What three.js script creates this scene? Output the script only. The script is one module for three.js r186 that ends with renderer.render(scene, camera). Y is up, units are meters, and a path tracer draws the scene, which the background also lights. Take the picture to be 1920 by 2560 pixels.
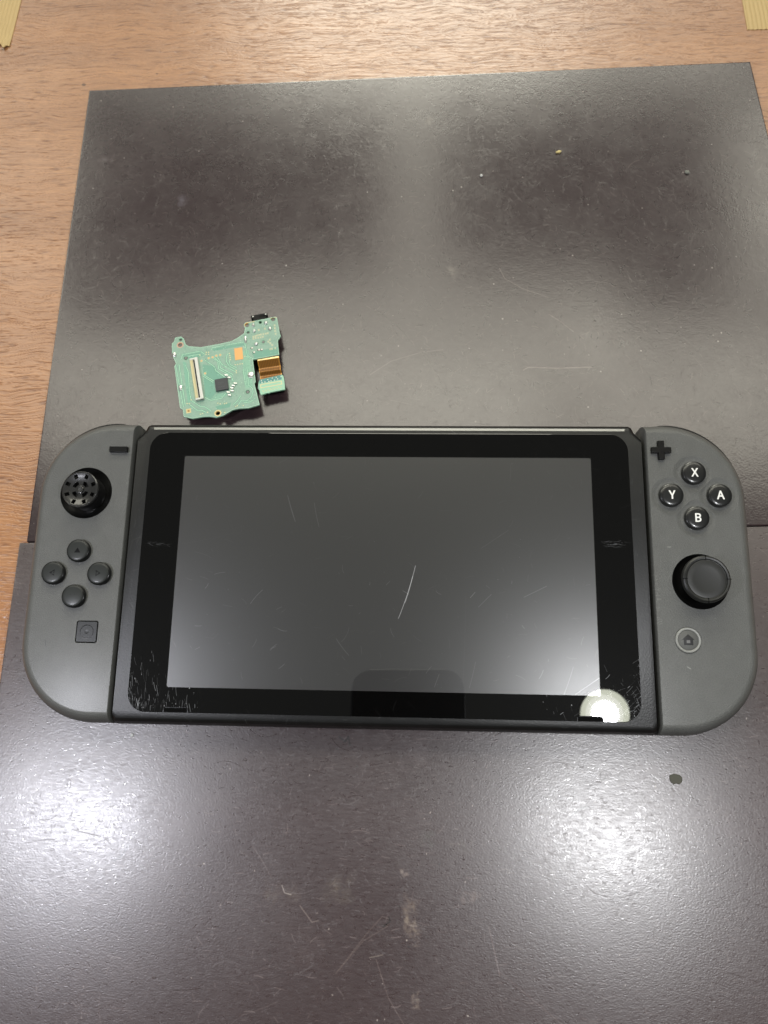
import * as THREE from 'three';
import { RoundedBoxGeometry } from 'three/addons/geometries/RoundedBoxGeometry.js';
import { mergeGeometries, toCreasedNormals } from 'three/addons/utils/BufferGeometryUtils.js';
import { RectAreaLightUniformsLib } from 'three/addons/lights/RectAreaLightUniformsLib.js';
import { Brush, Evaluator, SUBTRACTION } from 'three-bvh-csg';
import { createNoise2D } from 'simplex-noise';

// ------------------------------------------------------------------ camera, light, exposure
const scene = new THREE.Scene();
const camera = new THREE.PerspectiveCamera(66.3, 3 / 4, 0.005, 20);
camera.position.set(0.0129, 0.2678, 0.0703);
camera.up.set(-0.0089, 0.3371, -0.9414);
camera.lookAt(0.0129 - 0.0496, 0.2678 - 0.9405, 0.0703 - 0.3363);
camera.focus = 0.262;
camera.userData.fStop = 20;
scene.background = new THREE.Color().setRGB(0.15, 0.15, 0.14);
const renderer = new THREE.WebGLRenderer({ antialias: true });
renderer.toneMapping = THREE.LinearToneMapping;
renderer.toneMappingExposure = 1;
renderer.shadowMap.enabled = true;
RectAreaLightUniformsLib.init();

// unseen ceiling light read off sheen and shadows, split into panels that shape that sheen: [x, z, width, depth, height, radiance]
const CEILING = [
  [0.0, -0.94, 0.78, 0.42, 1.75, 4.4],
  [0.0, -1.29, 1.2, 0.26, 1.75, 2.6],
  [-0.78, -1.0, 0.74, 0.46, 1.75, 3.2],
  [0.8, -1.0, 0.78, 0.5, 1.75, 3.2],
  [-0.05, -2.9, 1.25, 0.9, 1.75, 17],
  [0.0, -2.31, 2.2, 0.22, 1.75, 3.4],
  [-1.5, -2.75, 0.5, 0.7, 1.75, 4],
  [0.9, -2.75, 0.72, 0.6, 1.75, 3.4],
  [-0.02, -1.8, 0.17, 0.76, 1.75, 2.2],
  [1.16, -1.76, 0.36, 0.8, 1.75, 3.4],
  [-1.45, -1.6, 0.5, 1.2, 1.75, 3.6],
];
// two small work lamps on bendable arms, left and right of the viewer: [x, y, z, power]
const LAMPS = [
  [0.147, 0.357, 0.0935, 0.145],
  [-0.245, 0.357, 0.0955, 0.205],
];

// ------------------------------------------------------------------ helpers
let seed = 7;
const rnd = () => { seed |= 0; seed = (seed + 0x6d2b79f5) | 0; let t = Math.imul(seed ^ (seed >>> 15), 1 | seed); t = (t + Math.imul(t ^ (t >>> 7), 61 | t)) ^ t; return ((t ^ (t >>> 14)) >>> 0) / 4294967296; };
const rr = (a, b) => a + (b - a) * rnd();
const noise = createNoise2D(rnd), noise2 = createNoise2D(rnd), noise3 = createNoise2D(rnd);
const clamp = (x, a = 0, b = 1) => Math.min(b, Math.max(a, x));
const smooth = (a, b, x) => { const t = clamp((x - a) / (b - a)); return t * t * (3 - 2 * t); };
const mm = 0.001;
// smooth shading below a crease angle; done at millimetre size because vertices are matched on a coarse grid
function creased(g, angle) { g = g.clone(); g.scale(1000, 1000, 1000); g = toCreasedNormals(g, angle); g.scale(mm, mm, mm); return g; }
const used = {};
function numbered(name) { const n = used[name] = (used[name] ?? -1) + 1; return n ? name + '_' + String(n).padStart(3, '0') : name; }
function tag(o, label, category, group) { Object.assign(o.userData, { label, category }); if (group) o.userData.group = group; return o; }
function thing(name, label, category, group) { const g = new THREE.Group(); g.name = numbered(name); scene.add(g); return tag(g, label, category, group); }
function mesh(name, geo, mat, parent, top) {
  const m = new THREE.Mesh(geo, mat); m.name = top ? numbered(name) : name; m.castShadow = m.receiveShadow = true; parent.add(m); return m;
}
const std = (o) => new THREE.MeshStandardMaterial(o), phy = (o) => new THREE.MeshPhysicalMaterial(o);
const hex = (c) => new THREE.Color(c);
function canvas(w, h) { const c = document.createElement('canvas'); c.width = w; c.height = h; return [c, c.getContext('2d')]; }
function canvasTex(c, srgb = true) { const t = new THREE.CanvasTexture(c); if (srgb) t.colorSpace = THREE.SRGBColorSpace; t.wrapS = t.wrapT = THREE.ClampToEdgeWrapping; return t; }
function fill(ctx, w, h, fn) {
  const im = ctx.createImageData(w, h), d = im.data;
  for (let y = 0, i = 0; y < h; y++) for (let x = 0; x < w; x++, i += 4) { const c = fn(x, y); d[i] = c[0]; d[i + 1] = c[1]; d[i + 2] = c[2]; d[i + 3] = 255; }
  ctx.putImageData(im, 0, 0);
}
function floatTex(w, h, fn) {          // row 0 is the far edge (small z), like a canvas
  const d = new Float32Array(w * h);
  for (let y = 0; y < h; y++) for (let x = 0; x < w; x++) d[(h - 1 - y) * w + x] = fn(x, y);
  const t = new THREE.DataTexture(d, w, h, THREE.RedFormat, THREE.FloatType); t.magFilter = THREE.LinearFilter; t.minFilter = THREE.LinearFilter; t.needsUpdate = true; return t;
}
// plan view coordinates: u runs along x, v away from the viewer
function planUV(g, x0, x1, z0, z1) {
  const p = g.attributes.position, uv = new Float32Array(p.count * 2);
  for (let i = 0; i < p.count; i++) { uv[2 * i] = (p.getX(i) - x0) / (x1 - x0); uv[2 * i + 1] = (z1 - p.getZ(i)) / (z1 - z0); }
  g.setAttribute('uv', new THREE.BufferAttribute(uv, 2)); return g;
}
function offsetPoly(pts, w, inset) {
  const n = pts.length, out = [];
  const L = pts.map((p, i) => { const q = pts[(i + 1) % n], dx = q[0] - p[0], dz = q[1] - p[1], l = Math.hypot(dx, dz) || 1e-9; const nx = dz / l, nz = -dx / l; return { dx: dx / l, dz: dz / l, nx, nz, c: p[0] * nx + p[1] * nz + inset * (w ? w[i] : 1) }; });
  for (let i = 0; i < n; i++) {
    const a = L[(i + n - 1) % n], b = L[i], det = a.nx * b.nz - a.nz * b.nx;
    if (Math.abs(det) < 1e-3) { const k = inset * (w ? (w[i] + w[(i + n - 1) % n]) / 2 : 1); out.push([pts[i][0] + k * (a.nx + b.nx) / 2, pts[i][1] + k * (a.nz + b.nz) / 2]); } else out.push([(a.c * b.nz - b.c * a.nz) / det, (a.nx * b.c - b.nx * a.c) / det]);
  }
  return out;
}
// counter-clockwise seen from above (x right, z towards the viewer)
function ccw(pts) { let a = 0; pts.forEach((p, i) => { const q = pts[(i + 1) % pts.length]; a += p[0] * -q[1] - q[0] * -p[1]; }); return a < 0 ? pts.slice().reverse() : pts; }
// a solid whose outline shrinks along a profile of [inset, height] from bottom to top
function loft(pts, weight, profile, crease = 0.35, holes = []) {
  const rings = profile.map(([s, y]) => offsetPoly(pts, weight, s).map((p) => [p[0], y, p[1]])), pos = [], n = pts.length;
  const tri = (a, b, c) => pos.push(...a, ...b, ...c);
  for (let k = 0; k + 1 < rings.length; k++) for (let i = 0; i < n; i++) { const j = (i + 1) % n; tri(rings[k][i], rings[k][j], rings[k + 1][j]); tri(rings[k][i], rings[k + 1][j], rings[k + 1][i]); }
  const cap = (ring, y, up, hs) => {
    const c = ring.map((p) => new THREE.Vector2(p[0], -p[2])), h = hs.map((q) => q.map((p) => new THREE.Vector2(p[0], -p[1])));
    if (THREE.ShapeUtils.isClockWise(c)) c.reverse();
    h.forEach((q) => { if (!THREE.ShapeUtils.isClockWise(q)) q.reverse(); });
    const all = [...c, ...h.flat()];
    for (const f of THREE.ShapeUtils.triangulateShape(c, h)) { const v = f.map((i) => [all[i].x, y, -all[i].y]); up ? tri(v[0], v[1], v[2]) : tri(v[0], v[2], v[1]); }
  };
  cap(rings[0], profile[0][1], false, []); cap(rings.at(-1), profile.at(-1)[1], true, holes);
  const yt = profile.at(-1)[1];
  for (const h0 of holes) { const h = ccw(h0); for (let i = 0; i < h.length; i++) { const p = h[i], q = h[(i + 1) % h.length], a = [p[0], yt, p[1]], b = [q[0], yt, q[1]], c = [q[0], yt - 1.4 * mm, q[1]], d = [p[0], yt - 1.4 * mm, p[1]]; tri(a, b, c); tri(a, c, d); } }
  const g = new THREE.BufferGeometry(); g.setAttribute('position', new THREE.Float32BufferAttribute(pos, 3));
  return creased(g, crease);
}
function arc(cx, cz, r, a0, a1, n) { const o = []; for (let i = 0; i <= n; i++) { const a = (a0 + (a1 - a0) * i / n) * Math.PI / 180; o.push([cx + r * Math.cos(a), cz - r * Math.sin(a)]); } return o; }
const circle = (cx, cz, r, n = 48) => arc(cx, cz, r, 0, 360 - 360 / n, n - 1);
function roundRect(x0, x1, z0, z1, r, n = 6) { return ccw([...arc(x1 - r, z0 + r, r, 0, 90, n), ...arc(x0 + r, z0 + r, r, 90, 180, n), ...arc(x0 + r, z1 - r, r, 180, 270, n), ...arc(x1 - r, z1 - r, r, 270, 360, n)]); }
function lathe(pts, seg = 48) { return creased(new THREE.LatheGeometry(pts.map((p) => new THREE.Vector2(p[0] * mm, p[1] * mm)), seg), 0.5); }
function scaled(pts) { return pts.map((p) => [p[0] * mm, p[1] * mm]); }
function pairs(a) { const o = []; for (let i = 0; i < a.length; i += 2) o.push([a[i], a[i + 1]]); return o; }
function box(w, h, d, x, y, z, turn = 0, r = 0) { const g = r ? new RoundedBoxGeometry(w * mm, h * mm, d * mm, 2, r * mm) : new THREE.BoxGeometry(w * mm, h * mm, d * mm).toNonIndexed(); g.rotateY(turn); g.translate(x * mm, y * mm, z * mm); return g; }
const plain = (g) => { g = g.index ? g.toNonIndexed() : g; for (const k of Object.keys(g.attributes)) if (!['position', 'normal', 'uv'].includes(k)) g.deleteAttribute(k); if (!g.attributes.uv) g.setAttribute('uv', new THREE.BufferAttribute(new Float32Array(g.attributes.position.count * 2), 2)); return g; };
const merge = (list) => mergeGeometries(list.map(plain));

// ------------------------------------------------------------------ wooden table
{
  const W = 2048, H = 2048, X0 = -0.28, X1 = 0.24, Z0 = -0.34, Z1 = 0.12, [c, ctx] = canvas(W, H), hgt = new Float32Array(W * H);
  const lerp = (a, b, t) => a + (b - a) * t;
  fill(ctx, W, H, (px, py) => {
    const x = X0 + px / W * (X1 - X0), z = Z0 + py / H * (Z1 - Z0);
    const wob = noise(x * 22, z * 30) * 0.0016 + noise2(x * 70, z * 60) * 0.0005;
    const zz = z + wob;
    const band = noise3(x * 2.2, zz * 26) * 0.6 + noise(x * 5 + 9, zz * 80) * 0.4;
    const streak = noise2(x * 34, zz * 900) * 0.6 + noise(x * 75 + 40, zz * 1900) * 0.4;
    const fib = noise3(x * 260, zz * 3200);
    const line = smooth(0.76, 0.98, 1 - Math.abs(noise(x * 26 + 5, zz * 620))) * smooth(-0.3, 0.5, noise2(x * 44, zz * 520 + 7));
    const line2 = smooth(0.72, 0.98, 1 - Math.abs(noise3(x * 46 + 5, zz * 1500))) * smooth(-0.3, 0.5, noise(x * 62, zz * 900 + 3));
    const pore = Math.min(1, line + 0.6 * line2);
    const k = 0.66 + 0.12 * band + 0.13 * streak + 0.08 * fib - 0.32 * pore;
    hgt[py * W + px] = 0.5 + 0.2 * streak + 0.06 * fib - 0.5 * pore;
    const t = clamp(k);
    const warm = 0.5 + 0.5 * noise(x * 4 + 3, zz * 22);
    return [lerp(94, 206, t) + 4 * warm, lerp(56, 153, t), lerp(36, 107, t) - 6 * warm];
  });
  for (const [x, z, r] of [[-0.147, -0.237, 0.9], [-0.113, -0.243, 0.5], [-0.2, -0.21, 0.4]]) { ctx.fillStyle = 'rgba(70,40,20,0.75)'; ctx.beginPath(); ctx.ellipse((x - X0) / (X1 - X0) * W, (z - Z0) / (Z1 - Z0) * H, r * 4.4, r * 3.5, 0.3, 0, 7); ctx.fill(); }
  const bump = floatTex(W, H, (x, y) => hgt[y * W + x]);
  const g = new THREE.BoxGeometry(1.6, 0.03, 1.0); g.translate(0, -0.018, -0.15); planUV(g, X0, X1, Z0, Z1);
  const tex = canvasTex(c); for (const t of [tex, bump]) t.wrapS = t.wrapT = THREE.MirroredRepeatWrapping;
  const m = mesh('table_top', g, phy({ map: tex, bumpMap: bump, bumpScale: 0.0002, roughness: 0.3, ior: 1.75 }), scene, true);
  m.userData.kind = 'structure';
}

// ------------------------------------------------------------------ the two dark boards
function stroke(ctx, x, y, len, ang, bend, w, style) {
  ctx.strokeStyle = style; ctx.lineWidth = w; ctx.lineCap = 'round'; ctx.beginPath(); ctx.moveTo(x, y);
  const mx = x + Math.cos(ang) * len / 2 - Math.sin(ang) * bend * len, my = y + Math.sin(ang) * len / 2 + Math.cos(ang) * bend * len;
  ctx.quadraticCurveTo(mx, my, x + Math.cos(ang) * len, y + Math.sin(ang) * len); ctx.stroke();
}
function boardThing(pts, X0, X1, Z0, Z1, label, paint, rough, bumpScale, bumpFn, ior, wear) {
  const W = 2048, H = Math.round(2048 * (Z1 - Z0) / (X1 - X0)), [c, ctx] = canvas(W, H), px = W / (X1 - X0);
  const P = (x, z) => [(x * mm - X0) * px, (z * mm - Z0) * px];
  paint(ctx, W, H, px, P, X0, Z0);
  const [wc, wx] = canvas(W, H); wear(wx, W, H, px, X0, Z0);
  const wd = wx.getImageData(0, 0, W, H).data;
  const bump = floatTex(W, H, (x, y) => bumpFn(X0 + x / px, Z0 + y / px) + (wd[(y * W + x) * 4] - 128) / 255 * 0.5);
  const g = planUV(loft(ccw(scaled(pts)), null, [[0.3 * mm, -3 * mm], [0, -2.8 * mm], [0, -0.25 * mm], [0.08 * mm, -0.06 * mm], [0.28 * mm, 0], [0.6 * mm, 0]], 0.5), X0, X1, Z0, Z1);
  const m = mesh('board', g, phy({ map: canvasTex(c), bumpMap: bump, bumpScale, roughness: 2 * rough, roughnessMap: canvasTex(wc, false), ior }), scene, true);
  return tag(m, label, 'board', 'dark boards lying edge to edge on the table');
}
const BASE = [56, 44, 46], NEAR = [62, 47, 48];
boardThing([[-142.1, -230.1], [156.7, -240], [167, -22.85], [-131.9, -12.75]], -0.145, 0.17, -0.243, -0.01,
  'far dark board with worn, scratched surface under the circuit board', (ctx, W, H, px, P, X0, Z0) => {
    fill(ctx, W, H, (i, j) => {
      const x = X0 + i / px, z = Z0 + j / px;
      const a = noise(x * 14, z * 14) * 0.5 + noise2(x * 40, z * 40) * 0.3, b = noise3(x * 180, z * 180) * 0.5 + noise(x * 700, z * 700) * 0.5;
      const wear = smooth(-0.1, 0.8, noise2(x * 9 + 4, z * 11) + 0.4 * noise3(x * 60, z * 60));
      const k = 3.5 * a + 3 * b + 7 * wear * (0.6 + 0.4 * noise(x * 330, z * 330));
      return [BASE[0] + k, BASE[1] + k * 1.08, BASE[2] + k];
    });
    for (let i = 0; i < 9000; i++) {            // fibres and fine hairline marks, light and dark
      const x = rnd() * W, y = rnd() * H, dark = rnd() < 0.45, lone = rnd() < 0.02;
      stroke(ctx, x, y, rr(3, lone ? 60 : 22), rnd() * 6.283, rr(-0.3, 0.3), rr(0.8, 2.0), dark ? `rgba(22,18,18,${rr(0.06, 0.5)})` : `rgba(150,140,128,${rr(0.03, 0.26)})`);
    }
    for (let i = 0; i < 170; i++) { const x = rnd() * W, y = rnd() * H; ctx.fillStyle = `rgba(215,210,200,${rr(0.2, 0.7)})`; ctx.beginPath(); ctx.arc(x, y, rr(0.8, 2.4), 0, 7); ctx.fill(); }
    for (let i = 0; i < 90; i++) { const x = rnd() * W, y = rnd() * H; ctx.fillStyle = `rgba(25,22,22,${rr(0.3, 0.7)})`; ctx.beginPath(); ctx.arc(x, y, rr(0.8, 2.6), 0, 7); ctx.fill(); }
    // single marks that the photograph shows
    const mark = (pts, w, s) => { ctx.strokeStyle = s; ctx.lineWidth = w; ctx.beginPath(); pts.forEach((p, i) => { const q = P(...p); i ? ctx.lineTo(...q) : ctx.moveTo(...q); }); ctx.stroke(); };
    mark([[51, -84], [53, -85.2], [64, -84.8], [77, -85.3]], 3, 'rgba(205,196,180,0.303)');
    mark([[43, -131], [45, -126], [52, -121], [62, -117]], 2.4, 'rgba(190,182,170,0.275)');
    mark([[62, -109], [66, -106], [71, -101]], 2.4, 'rgba(200,190,178,0.275)');
    mark([[-8, -82], [0, -88], [12, -92], [20, -93]], 2.2, 'rgba(195,188,174,0.248)');
    mark([[-7, -112], [2, -104], [8, -96]], 2, 'rgba(40,34,32,.5)');
    mark([[12, -92], [18, -82], [24, -66]], 2, 'rgba(40,34,32,.45)');
    const blot = (x, z, rx, rz, s, n = 16) => { const q = P(x, z); for (let i = 0; i < n; i++) { ctx.fillStyle = s; ctx.beginPath(); ctx.ellipse(q[0] + rr(-1, 1) * rx * mm * px * 0.6, q[1] + rr(-1, 1) * rz * mm * px * 0.6, rx * mm * px * rr(0.2, 0.6), rz * mm * px * rr(0.2, 0.6), rnd() * 3, 0, 7); ctx.fill(); } };
    blot(-91, -167, 3.2, 4.5, 'rgba(150,148,158,0.055)'); blot(24, -129, 2.2, 4, 'rgba(190,186,170,0.050)'); blot(14, -209, 1.6, 5, 'rgba(180,174,160,0.055)');
    blot(-98, -72, 5, 4, 'rgba(48,40,38,.10)'); blot(-128, -190, 5, 2, 'rgba(170,168,160,0.039)');
  }, 0.185, 0.000042, (x, z) => 0.5 + 0.12 * noise(x * 900, z * 900) + 0.08 * noise2(x * 260, z * 260), 1.7,
  (x2, W, H, px, X0, Z0) => {          // worn patches are rougher, wiped ones smoother; hairlines lie in both directions
    fill(x2, W, H, (i, j) => { const x = X0 + i / px, z = Z0 + j / px; const k = 128 + 6 * noise(x * 18, z * 18) + 8 * noise2(x * 60, z * 60) + 14 * smooth(0.1, 0.8, noise3(x * 26, z * 26)) * noise(x * 420, z * 420); return [k, k, k]; });
    for (let i = 0; i < 26000; i++) { const d = rnd() < 0.5; stroke(x2, rnd() * W, rnd() * H, rr(3, rnd() < 0.03 ? 80 : 24), rnd() * 6.283, rr(-0.35, 0.35), rr(0.8, 2.2), d ? `rgba(70,70,70,${rr(0.08, 0.5)})` : `rgba(225,225,225,${rr(0.08, 0.55)})`); }
  });
boardThing([[-134.5, -12.2], [165, -22.4], [176, 190], [-124.5, 200]], -0.137, 0.18, -0.024, 0.202,
  'near dark board, purple brown with satin sheen, under the console', (ctx, W, H, px, P, X0, Z0) => {
    fill(ctx, W, H, (i, j) => {
      const x = X0 + i / px, z = Z0 + j / px;
      const a = noise(x * 14 + 50, z * 14) * 0.5 + noise2(x * 40, z * 40 + 9) * 0.3, b = noise3(x * 120, z * 1500) * 0.6 + noise(x * 600, z * 600) * 0.4;
      const haze = smooth(0.2, 0.9, noise2(x * 13 + 31, z * 17) + 0.35 * noise3(x * 70, z * 70)) * (0.6 + 0.4 * noise(x * 300, z * 300));
      const k = 3 * a + 3.4 * b + 9 * haze;
      return [NEAR[0] + k, NEAR[1] + k * 1.05, NEAR[2] + k];
    });
    for (let i = 0; i < 5200; i++) { const x = rnd() * W, y = rnd() * H, lone = rnd() < 0.03; stroke(ctx, x, y, rr(4, lone ? 90 : 22), rnd() < 0.5 ? rr(-0.2, 0.2) : rnd() * 6.283, rr(-0.25, 0.25), rr(0.8, 1.9), rnd() < 0.35 ? `rgba(40,32,32,${rr(0.05, 0.35)})` : `rgba(190,182,178,${rr(0.05, 0.32)})`); }
    for (let i = 0; i < 240; i++) { const x = rnd() * W, y = rnd() * H; ctx.fillStyle = `rgba(220,214,205,${rr(0.2, 0.75)})`; ctx.beginPath(); ctx.ellipse(x, y, rr(0.8, 2.6), rr(0.8, 1.8), rnd() * 3, 0, 7); ctx.fill(); }
    for (let i = 0; i < 70; i++) { const x = rnd() * W, y = rnd() * H; ctx.fillStyle = `rgba(22,18,18,${rr(0.4, 0.9)})`; ctx.beginPath(); ctx.ellipse(x, y, rr(1, 3), rr(0.8, 2), rnd() * 3, 0, 7); ctx.fill(); }
    const mark = (pts, w, s) => { ctx.strokeStyle = s; ctx.lineWidth = w; ctx.lineJoin = 'round'; ctx.beginPath(); pts.forEach((p, i) => { const q = P(...p); i ? ctx.lineTo(...q) : ctx.moveTo(...q); }); ctx.stroke(); };
    const patch = (x, z, rx, rz, s, n = 26) => { const q = P(x, z); for (let i = 0; i < n; i++) { ctx.fillStyle = s; ctx.beginPath(); ctx.ellipse(q[0] + rr(-1, 1) * rx * mm * px * 0.7, q[1] + rr(-1, 1) * rz * mm * px * 0.7, rx * mm * px * rr(0.1, 0.4), rz * mm * px * rr(0.1, 0.4), rnd() * 3, 0, 7); ctx.fill(); } };
    mark([[-118, 111], [-108, 107], [-96, 106.5], [-84, 109], [-74, 113]], 2, 'rgba(50,42,42,.7)'); mark([[-128, 119], [-119, 103]], 2, 'rgba(50,42,42,.55)');
    patch(10, 106, 2.4, 7, 'rgba(196,190,166,0.078)', 34); patch(12, 111, 1.2, 5, 'rgba(196,190,166,0.078)', 20); patch(8, 94, 1.8, 1.8, 'rgba(214,208,184,0.120)', 16); patch(12, 128, 1.6, 3.4, 'rgba(200,192,168,0.096)', 22);
    patch(-12, 99, 6, 5, 'rgba(170,164,150,0.030)', 40); patch(-30, 101, 8, 2.4, 'rgba(170,166,152,0.036)', 30); patch(28, 100, 4, 2, 'rgba(180,176,160,0.060)', 22); patch(15, 84, 3, 3, 'rgba(90,104,84,0.048)', 22); patch(26, 86, 5, 2, 'rgba(90,104,84,0.042)', 22);
    patch(12, 58, 5, 4, 'rgba(180,172,164,0.036)', 30);
    mark([[-12, 122], [-4, 113], [3, 109], [4, 107], [1.6, 106.2], [-3, 111], [-12, 122]], 2, 'rgba(170,156,140,0.220)'); mark([[2, 109], [4, 107.5], [3.6, 106.4]], 2.6, 'rgba(24,16,14,.8)');
    mark([[0, 118], [4, 128], [9, 135]], 2, 'rgba(180,170,160,0.220)'); mark([[-2, 117.5], [2, 116.6]], 2, 'rgba(220,214,190,0.330)'); mark([[-24, 104], [-20, 108.5], [-18, 108]], 2.2, 'rgba(205,196,186,0.330)'); mark([[34, 108], [37, 121]], 1.8, 'rgba(210,200,196,0.303)');
    mark([[37, 120], [62, 138]], 1.6, 'rgba(190,178,172,0.220)'); mark([[60, 76], [64, 73.5], [66, 73.2]], 3, 'rgba(30,26,26,.8)'); mark([[-30, 98.5], [-29, 100.6], [-27, 101]], 2.2, 'rgba(235,230,220,0.440)');
    mark([[-14, 53.6], [-12, 55], [-11, 53.4], [-10.4, 56]], 3, 'rgba(16,12,12,.75)'); mark([[-80, 88], [-81.4, 91], [-84, 93]], 3, 'rgba(26,22,22,.8)'); mark([[-98, 78], [-97, 80]], 4, 'rgba(20,18,18,.8)');
  }, 0.33, 0.000055, (x, z) => 0.5 + 0.16 * noise(x * 900, z * 2400) + 0.07 * noise2(x * 350, z * 1000) + 0.14 * noise3(x * 2300, z * 2600), 2.05,
  (x2, W, H, px, X0, Z0) => {
    fill(x2, W, H, (i, j) => { const x = X0 + i / px, z = Z0 + j / px; const k = 128 + 8 * noise(x * 22, z * 22) + 10 * noise2(x * 160, z * 900); return [k, k, k]; });
    for (let i = 0; i < 42000; i++) { const d = rnd() < 0.5; stroke(x2, rnd() * W, rnd() * H, rr(2, rnd() < 0.02 ? 60 : 9), rnd() < 0.6 ? rr(-0.25, 0.25) : rnd() * 6.283, rr(-0.4, 0.4), rr(0.7, 1.5), d ? `rgba(50,50,50,${rr(0.1, 0.6)})` : `rgba(235,235,235,${rr(0.1, 0.6)})`); }
  });

// ------------------------------------------------------------------ handheld console, tilted because its triggers lift the far edge
const consoleRoot = thing('handheld_console', 'grey and black handheld game console lying across the dark boards', 'game console');
consoleRoot.position.set(0, 0.0002, 0.0505); consoleRoot.rotation.x = 6.74 * Math.PI / 180;
const PZ = -0.0505;                                   // local geometry is shifted so that the near bottom edge is the pivot
const shift = (g) => g.translate(0, 0, PZ);
const T = 13.9;                                       // thickness in mm
// materials
function grainTex(w, h, x0, z0, sx, sz, f, extra) { return floatTex(w, h, (i, j) => { const x = x0 + i / w * sx, z = z0 + j / h * sz; return 0.5 + 0.05 * noise(x * f, z * f) + 0.04 * noise2(x * f * 0.45, z * f * 0.45) + (extra ? extra(x, z) : 0); }); }
function speckle(w, h, base, n, light, vary) {
  const [c, ctx] = canvas(w, h);
  fill(ctx, w, h, (i, j) => { const k = vary * (noise(i * 0.21, j * 0.21) * 0.5 + noise2(i * 0.02, j * 0.02) * 0.7); return [base[0] + k, base[1] + k, base[2] + k]; });
  for (let i = 0; i < n; i++) stroke(ctx, rnd() * w, rnd() * h, rr(2, 26), rnd() * 6.283, rr(-0.2, 0.2), rr(0.6, 1.3), `rgba(${light},${rr(0.05, 0.4)})`);
  return canvasTex(c);
}
const tabletMat = phy({ map: speckle(1024, 620, [14, 15, 15], 900, '150,150,150', 5), bumpMap: grainTex(1024, 620, 0, 0, 0.174, 0.103, 2200), bumpScale: 0.00018, roughness: 0.38 });
const blackGloss = phy({ color: hex('#161616'), roughness: 0.28, clearcoat: 0.5, clearcoatRoughness: 0.12 });
const blackSatin = phy({ color: hex('#0d0d0d'), roughness: 0.36, specularIntensity: 0.5 });
const deepBlack = phy({ color: hex('#050505'), roughness: 0.7, specularIntensity: 0.15 });
const rubber = std({ color: hex('#191a18'), roughness: 0.42 });

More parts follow.
